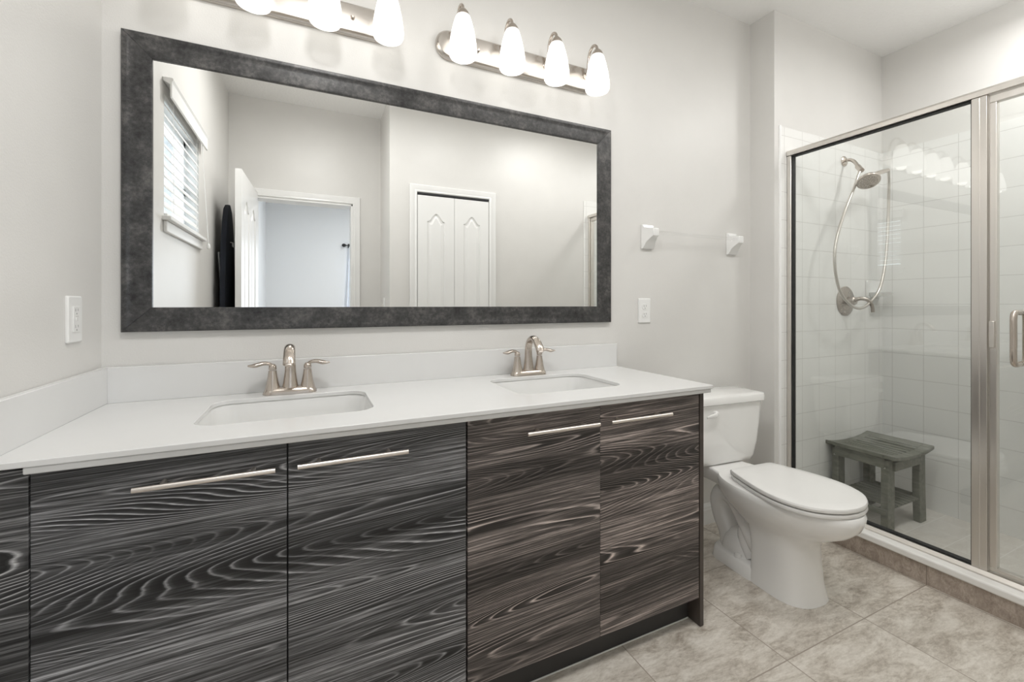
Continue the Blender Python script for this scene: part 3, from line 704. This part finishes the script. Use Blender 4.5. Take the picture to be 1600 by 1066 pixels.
for s in (-1, 1):
    obj('bolt_cap', lathe(B(), [(0.016, 0.050), (0.0155, 0.061), (0.012, 0.067), (0.002, 0.069)], (s*0.093, -0.320, 0), 20), M['seat'], wc)
# seat ring and lid
def lidline(z, ins=0.0):
    half = [(0.0, -0.302), (0.070, -0.302), (0.116, -0.306), (0.134, -0.330), (0.158, -0.400), (0.180, -0.480), (0.189, -0.550), (0.181, -0.618), (0.152, -0.678), (0.106, -0.718), (0.054, -0.741), (0.0, -0.748)]
    h = catmull([(x, y, 0) for x, y in half], 4)
    full = [(p.x, p.y) for p in h]+[(-p.x, p.y) for p in reversed(h[1:-1])]
    cy = -0.53
    return [(x*(1-ins/0.19), cy+(y-cy)*(1-ins/0.228), z) for x, y in full]
b = B(); n = 44

loft(b, [lidline(0.4025, 0.07), lidline(0.4025, 0.003), lidline(0.409, 0.0), lidline(0.4165, 0.003), lidline(0.4165, 0.07), lidline(0.4025, 0.07)], False, False); bmesh.ops.remove_doubles(b, verts=b.verts, dist=1e-5)
obj('seat', b, M['seat'], wc, angle=50)
b = B()
loft(b, [lidline(0.4200, 0.008), lidline(0.4225, 0.002), lidline(0.431, 0.0), lidline(0.437, 0.003), lidline(0.4395, 0.010), lidline(0.4415, 0.045), lidline(0.4425, 0.11)])
obj('lid', b, M['seat'], wc, angle=40)
for s in (-1, 1):
    b = B(); tube(b, [(s*0.055, -0.292, 0.415), (s*0.095, -0.292, 0.415)], 0.012, 16)
    box(b, s*0.075-0.02, s*0.075+0.02, -0.302, -0.282, 0.4012, 0.412); obj('seat_hinge', b, M['seat'], wc)
# tank
b = B()
def trr(hx_, y0, y1, z, r=0.035): return rrect(0, (y0+y1)/2, hx_, (y1-y0)/2, r, z, 8)
loft(b, [trr(0.150, -0.165, -0.030, 0.4015, 0.03), trr(0.180, -0.180, -0.022, 0.408, 0.04), trr(0.192, -0.187, -0.018, 0.430, 0.045), trr(0.200, -0.192, -0.016, 0.50), trr(0.211, -0.197, -0.014, 0.60), trr(0.216, -0.200, -0.013, 0.692)])
tk = obj('tank', b, M['porcelain'], wc, angle=50)
b = B()
loft(b, [trr(0.220, -0.204, -0.010, 0.693, 0.035), trr(0.229, -0.212, -0.006, 0.699, 0.038), trr(0.230, -0.213, -0.005, 0.722, 0.038), trr(0.226, -0.209, -0.008, 0.731, 0.036), trr(0.205, -0.190, -0.022, 0.7355, 0.03)])
obj('tank_lid', b, M['porcelain'], wc, angle=40)
b = B()
lathe(b, [(0.014, -0.199), (0.014, -0.208), (0.009, -0.213)], (-0.098, 0, 0.655), 18, 'Y')
tube(b, [(-0.098, -0.212, 0.655), (-0.115, -0.222, 0.655), (-0.140, -0.224, 0.652), (-0.168, -0.222, 0.648)], [0.009, 0.0115, 0.010, 0.005], 14, 5, flat=(1.0, 0.55), up=(0, 0, 1))
obj('flush_lever', b, M['seat'], wc)
# ------------------------------------------------------------------ shower enclosure
GX = 2.379
en = thing('shower_enclosure', 'framed glass shower enclosure with satin metal rails on the white curb', 'shower enclosure', (GX, -0.9, 0.12))
def ep(o): return lp(o, en)
Y0 = YE-0.0095; Y1 = YN+0.0095; PY0, PY1 = -0.921, -0.877
def rail(y0, y1, prof): return loft(B(), [[(x, y0, z) for x, z in prof], [(x, y1, z) for x, z in prof]])
ep(obj('header_rail', rail(Y0, Y1, [(2.352, 1.972), (2.350, 1.990), (2.354, 1.998), (2.366, 2.003), (2.392, 2.003), (2.404, 1.998), (2.408, 1.990), (2.406, 1.972)]), M['alu'], angle=25))
ep(obj('sill_rail', rail(Y0, Y1, [(2.346, 0.1205), (2.346, 0.126), (2.358, 0.138), (2.400, 0.138), (2.412, 0.126), (2.412, 0.1205)]), M['alu'], angle=25))
b = B(); box(b, 2.357, 2.401, Y0-0.0215, Y0, 0.1385, 1.9715); ep(obj('wall_jamb', b, M['alu'], bevel=0.002))
b = B(); box(b, 2.357, 2.401, PY0, PY1, 0.1385, 1.9715); box(b, 2.3555, 2.358, PY0+0.0195, PY0+0.0235, 0.14, 1.97); ep(obj('centre_post', b, M['alu'], bevel=0.002))
b = B(); box(b, 2.357, 2.401, Y1, Y1+0.022, 0.1385, 1.9715); ep(obj('latch_jamb', b, M['alu'], bevel=0.002))
ep(obj('fixed_pane', box(B(), GX-0.003, GX+0.003, PY1, Y0-0.0215, 0.138, 1.972), M['glass'], smooth=False))
b = B(); g0, g1 = PY1, Y0-0.0215
for q in ((g0, g1, 1.966, 1.9715), (g0, g1, 0.1385, 0.144), (g0, g0+0.004, 0.144, 1.966), (g1-0.004, g1, 0.144, 1.966)):
    box(b, 2.3655, 2.3925, q[0], q[1], q[2], q[3])
ep(obj('gasket', b, M['dark'], smooth=False))
# door
DY1, DY0 = PY0-0.004, Y1+0.024
b = B()
for q in ((DY0, DY1, 1.938, 1.966), (DY0, DY1, 0.146, 0.160)): box(b, 2.366, 2.392, q[0], q[1], q[2], q[3])
box(b, 2.366, 2.392, DY1-0.020, DY1, 0.160, 1.938); box(b, 2.366, 2.392, DY0, DY0+0.022, 0.160, 1.938)
dd = ep(obj('door', b, M['alu'], bevel=0.002))
pn = obj('door_pane', box(B(), GX-0.003, GX+0.003, DY0+0.02, DY1-0.018, 0.158, 1.940), M['glass'], smooth=False); pn.parent = dd
b = B()
for s in (-1, 1):
    xo = GX+s*0.055
    tube(b, [(GX+s*0.002, -1.000, 0.945), (GX+s*0.040, -1.000, 0.945), (xo, -1.000, 0.965), (xo, -1.000, 1.04), (xo, -1.000, 1.115), (GX+s*0.040, -1.000, 1.135), (GX+s*0.002, -1.000, 1.135)], 0.0095, 16, 6)
h = obj('handle', b, M['nickel']); h.parent = dd
h = obj('strike_plate', box(B(), 2.356, 2.3665, PY0-0.020, PY0-0.005, 1.000, 1.102), M['alu'], bevel=0.002); h.parent = dd

# ------------------------------------------------------------------ shower fittings
ha = thing('hand_shower', 'nickel shower head on a bent arm with a long looping hose', 'shower head', (2.891, YE-0.0085, 2.02))
def hp(o): return lp(o, ha)
yw = YE-0.0085
b = B(); lathe(b, [(0.030, yw-0.0005), (0.030, yw-0.004), (0.022, yw-0.010), (0.011, yw-0.013)], (2.891, 0, 2.02), 24, 'Y'); hp(obj('flange', b, M['nickel']))
b = B(); tube(b, [(2.891, yw-0.008, 2.020), (2.886, yw-0.035, 2.018), (2.872, yw-0.065, 1.996), (2.852, yw-0.095, 1.955)], 0.0095, 16, 8)
tube(b, [(2.855, yw-0.090, 1.960), (2.838, yw-0.118, 1.925)], 0.014, 16); hp(obj('arm', b, M['nickel']))
# round spray head facing down and out
def disc(c, nrm, prof, seg=32):
    nv = Vector(nrm).normalized(); u = nv.cross(Vector((0.3, 1, 0.2))).normalized(); w = nv.cross(u)
    return [[Vector(c)+nv*h+(u*math.cos(2*PI*k/seg)+w*math.sin(2*PI*k/seg))*r for k in range(seg)] for r, h in prof]
hc = (2.805, -0.315, 1.853); hn = (-0.38, -0.42, -0.82)
b = B(); loft(b, disc(hc, hn, [(0.014, -0.035), (0.030, -0.022), (0.052, -0.006), (0.056, 0.004), (0.054, 0.010), (0.048, 0.012)]))
sp = hp(obj('spray_head', b, M['nickel'], angle=30))
b = B(); loft(b, disc(hc, hn, [(0.047, 0.0122), (0.044, 0.0145), (0.010, 0.0150)]))
nv = Vector(hn).normalized(); u = nv.cross(Vector((0.3, 1, 0.2))).normalized(); w = nv.cross(u)
for rr_, cnt in ((0.012, 6), (0.024, 12), (0.036, 18)):
    for k in range(cnt):
        a = 2*PI*k/cnt; p = Vector(hc)+nv*0.014+(u*math.cos(a)+w*math.sin(a))*rr_; tube(b, [p, p+nv*0.004], 0.0018, 6)
fpl = hp(obj('spray_face', b, M['nickel'], angle=30))
b = B(); tube(b, [(2.818, -0.300, 1.872), (2.880, -0.305, 1.895), (2.970, -0.300, 1.925), (3.060, -0.290, 1.950)], [0.017, 0.015, 0.0125, 0.0115], 16, 6); hp(obj('hand_grip', b, M['nickel']))
hpts = [(2.842, -0.258, 1.930), (2.815, -0.258, 1.885), (2.782, -0.26, 1.829), (2.689, -0.26, 1.683), (2.616, -0.26, 1.536), (2.593, -0.26, 1.43), (2.605, -0.26, 1.326), (2.652, -0.26, 1.228), (2.75, -0.26, 1.161), (2.845, -0.26, 1.143), (2.943, -0.26, 1.18), (3.038, -0.26, 1.255), (3.093, -0.26, 1.378), (3.122, -0.26, 1.532), (3.136, -0.26, 1.724), (3.120, -0.27, 1.890), (3.060, -0.295, 1.950)]
b = B(); tube(b, hpts, 0.0075, 12, 8); hp(obj('hose', b, M['hose']))
vt = thing('shower_valve', 'round nickel shower valve plate with lever on the white tile', 'shower valve', (2.904, yw, 1.186))
b = B(); lathe(b, [(0.088, yw-0.0005), (0.088, yw-0.004), (0.080, yw-0.009), (0.040, yw-0.014), (0.026, yw-0.018), (0.024, yw-0.050), (0.020, yw-0.056)], (2.904, 0, 1.186), 40, 'Y'); lp(obj('escutcheon', b, M['nickel_dark'], angle=30), vt)
b = B(); tube(b, [(2.904, yw-0.045, 1.190), (2.912, yw-0.075, 1.200), (2.930, yw-0.105, 1.190), (2.940, yw-0.120, 1.160), (2.942, yw-0.124, 1.120)], [0.014, 0.011, 0.010, 0.009, 0.0085], 16, 6); lp(obj('lever', b, M['nickel_dark']), vt)
sd = thing('soap_dish', 'white ceramic soap dish set on the shower tile near the corner', 'soap dish', (3.20, yw, 1.24))
b = B(); loft(b, [[(p[0], -0.0005, p[1]) for p in rrect(0, 0.02, 0.075, 0.055, 0.012, 0)], [(p[0], -0.010, p[1]) for p in rrect(0, 0.02, 0.073, 0.053, 0.012, 0)]]); obj('back_plate', b, M['ceramic'], sd)
b = B(); loft(b, [rrect(0, -0.042, 0.055, 0.036, 0.02, -0.025), rrect(0, -0.045, 0.065, 0.045, 0.025, 0.0), rrect(0, -0.045, 0.060, 0.040, 0.022, 0.001), rrect(0, -0.045, 0.052, 0.033, 0.02, -0.012)]); obj('tray', b, M['ceramic'], sd)

# ------------------------------------------------------------------ shower stool
SX, SY, SZ0 = 2.925, -0.305, -0.045
st = thing('shower_stool', 'grey slatted wooden stool with lower shelf inside the shower', 'stool', (SX, SY, SZ0), 0)
SWX, SWY = 0.215, 0.165; top = 0.405
def sag(x): return top + 0.022*(abs(x)/SWX)**2.2
def curved_board(x0, x1, y0, y1, t, n=14, taper=0):
    rings = []
    for i in range(n+1):
        x = x0+(x1-x0)*i/n; z = sag(x); rings.append([(x, y0, z-t), (x, y1, z-t), (x, y1, z), (x, y0, z)])
    return loft(B(), rings)
obj('end_board', curved_board(-SWX, SWX, -SWY, -SWY+0.045, 0.020), M['stool'], st, bevel=0.003, angle=30)
obj('end_board', curved_board(-SWX, SWX, SWY-0.045, SWY, 0.020), M['stool'], st, bevel=0.003, angle=30)
for a, c in ((-SWX, -SWX+0.062), (SWX-0.062, SWX)):
    obj('side_board', curved_board(a, c, -SWY+0.0455, SWY-0.0455, 0.020, 5), M['stool'], st, bevel=0.002)
ns = 7; span = 2*(SWX-0.064); pw = span/ns
for i in range(ns):
    x0 = -SWX+0.064+i*pw+0.0075; obj('seat_slat', curved_board(x0, x0+pw-0.015, -SWY+0.0455, SWY-0.0455, 0.016, 2), M['stool'], st, bevel=0.0015)
for sx in (-1, 1):
    for sy in (-1, 1):
        lxo, lyo = sx*0.160, sy*0.118
        sp_ = sx*0.012
        b = B(); a, c = 0.034, 0.017
        zt = 0.392
        rings = [[(lxo+sp_*0.6+dx_*a*0.95, lyo+sy*0.002+dy_*c, 0.0) for dx_, dy_ in ((-1,-1),(1,-1),(1,1),(-1,1))],
                 [(lxo+dx_*a, lyo+dy_*c, 0.20) for dx_, dy_ in ((-1,-1),(1,-1),(1,1),(-1,1))],
                 [(lxo+dx_*a*0.9, lyo+dy_*c, zt) for dx_, dy_ in ((-1,-1),(1,-1),(1,1),(-1,1))]]
        loft(b, rings); lg = obj('leg', b, M['stool'], st, bevel=0.003)
        b = B(); lathe(b, [(0.007, 0), (0.006, 0.003), (0.002, 0.004)], (0, 0, 0), 14, 'X')
        for v in b.verts: v.co = Vector((lxo+sx*(0.0255+abs(v.co.x)) if False else lxo-a*0.9-abs(v.co.x)-0.0005 if sx < 0 else lxo+a*0.9+abs(v.co.x)+0.0005, lyo+v.co.y, 0.352+v.co.z))
        obj('bolt_head', b, M['chrome'], lg)
for sy in (-1, 1): obj('apron', box(B(), -0.150, 0.150, sy*0.1405-0.007, sy*0.1405+0.007, 0.335, 0.383), M['stool'], st, bevel=0.002)
for sx in (-1, 1): obj('apron', box(B(), sx*0.192-0.008, sx*0.192+0.008, -0.118, 0.118, 0.350, 0.405), M['stool'], st, bevel=0.002)
for sx in (-1, 1): obj('shelf_rail', box(B(), sx*0.198-0.008, sx*0.198+0.008, -0.130, 0.130, 0.105, 0.135), M['stool'], st, bevel=0.002)
for sy in (-1, 1): obj('shelf_rail', box(B(), -0.189, 0.189, sy*0.092-0.010, sy*0.092+0.010, 0.110, 0.130), M['stool'], st, bevel=0.002)
for i in range(7):
    x0 = -0.128+i*0.0375; obj('shelf_slat', box(B(), x0, x0+0.030, -0.132, 0.132, 0.1305, 0.1405), M['stool'], st, bevel=0.0015)

# ------------------------------------------------------------------ things seen only in the mirror
ib = thing('ironing_board', 'ironing board in a dark navy cover hanging behind the open door', 'ironing board', (-0.500, -1.80, 0.5))
b = B(); prof = []
top_z, nose_y, tail = 1.385, -0.10, 0.0
outl = [(-0.19, 0.0), (0.19, 0.0), (0.195, 0.55), (0.19, 0.85), (0.165, 1.05), (0.12, 1.20), (0.065, 1.30), (0.0, 1.335), (-0.065, 1.30), (-0.12, 1.20), (-0.165, 1.05), (-0.19, 0.85), (-0.195, 0.55)]
def ol(x, s): return [(x, (0.0)+y*s, 0.667+(z-0.667)*(1-(1-s)*0.3)) for y, z in outl]
loft(b, [ol(-0.016, 0.94), ol(-0.014, 0.99), ol(0.0, 1.0), ol(0.014, 0.99), ol(0.017, 0.94)])
obj('covered_top', b, M['navy'], ib, angle=50)
b = B(); tube(b, [(0.018, 0.02, 1.08), (0.030, 0.02, 1.08), (0.032, 0.02, 1.055), (0.032, -0.035, 1.055), (0.032, -0.035, 1.085)], 0.004, 8); obj('hook', b, M['plastic'], ib)
b = B(); tube(b, [(-0.026, -0.15, 0.15), (-0.026, 0.15, 1.0)], 0.007, 10); tube(b, [(-0.032, 0.15, 0.15), (-0.032, -0.15, 1.0)], 0.007, 10); obj('folded_legs', b, M['greysteel'], ib)

cr = thing('curtain_rod', 'black curtain rod with a round finial on the bedroom wall', 'curtain rod', (1.2, BY, 2.135))
b = B(); tube(b, [(-0.66, 0.07, 0), (0.85, 0.07, 0)], 0.009, 14); lathe(b, [(0.009, -0.66), (0.024, -0.675), (0.028, -0.70), (0.018, -0.722), (0.002, -0.728)], (0, 0.07, 0), 18, 'X')
obj('rod', b, M['black'], cr)
b = B(); box(b, -0.625, -0.605, 0.001, 0.06, -0.012, 0.012); box(b, -0.63, -0.60, 0.0, 0.006, -0.035, 0.035); obj('bracket', b, M['black'], cr)
b = B(); npt = 60; rings = []
for z, wd in ((2.115, 0.22), (1.8, 0.25), (1.2, 0.33), (0.6, 0.38), (0.05, 0.40)):
    rings.append([(0.58+0.0-0.10*((2.115-z)/2.06)+wd*k/npt, BY+0.07+0.018*math.sin(k*0.95), z) for k in range(npt)])
f_ = [[(x, y+0.0015, z) for x, y, z in r]+[(x, y-0.0015, z) for x, y, z in reversed(r)] for r in rings]
tag(obj('curtain', loft(B(), f_), M['curtain'], angle=80), 'white curtain hanging beside the bedroom window', 'curtain')
w2 = bpy.data.objects.new('window_2', None); C.objects.link(w2); struct(w2, 'bright bedroom window behind the curtain'); w2.location = (1.25, BY, 1.5)
b = B()
for x0, x1, z0, z1 in ((0.62, 0.67, 0.9, 2.1), (1.83, 1.88, 0.9, 2.1), (0.62, 1.88, 0.9, 0.95), (0.62, 1.88, 2.05, 2.1), (0.62, 1.88, 1.48, 1.52)): box(b, x0, x1, BY-0.08, BY-0.03, z0, z1)
lp(obj('window_frame', b, M['trim']), w2)

# ------------------------------------------------------------------ unseen lamps on the ceilings, added as fill light
def fill_lamp(x, y, label, power):  # invented fixture, brightens the floor, shower and far walls
    t = thing('added_fill_light', label, 'fill light', (x, y, CZ if y > -2 else 2.74), 0, 'added fill lights')
    obj('canopy', lathe(B(), [(0.165, -0.0005), (0.165, -0.022), (0.150, -0.030)], (0, 0, 0), 40), M['nickel'], t)
    sh = obj('diffuser', lathe(B(), [(0.148, -0.031), (0.142, -0.050), (0.115, -0.072), (0.07, -0.086), (0.01, -0.092)], (0, 0, 0), 40), M['diffuser'], t)
    l = bpy.data.lights.new('fill_lamp', 'POINT'); l.shadow_soft_size = 0.10; l.energy = power*0.24; l.color = (1.0, 0.99, 0.972)
    l2 = bpy.data.lights.new('fill_lamp_down', 'AREA'); l2.shape = 'DISK'; l2.size = 0.28; l2.energy = power*0.8; l2.color = l.color
    o = bpy.data.objects.new('fill_lamp_down', l2); C.objects.link(o); o.parent = sh; o.location = (0, 0, -0.096)
    o = bpy.data.objects.new('fill_lamp', l); C.objects.link(o); o.parent = sh; o.location = (0, 0, -0.22)
fill_lamp(0.05, -1.15, 'added round fill light nearest the bathroom window', FILL_POWER*1.35)
fill_lamp(1.05, -1.00, 'added round fill light in front of the vanity, middle of the row', FILL_POWER*0.55)
fill_lamp(1.85, -1.15, 'added round fill light over the floor by the toilet', FILL_POWER*0.75)
fill_lamp(2.92, -1.00, 'added round fill light over the shower', FILL_POWER*0.9)
fill_lamp(1.00, -4.20, 'added round fill light in the bedroom', 45)
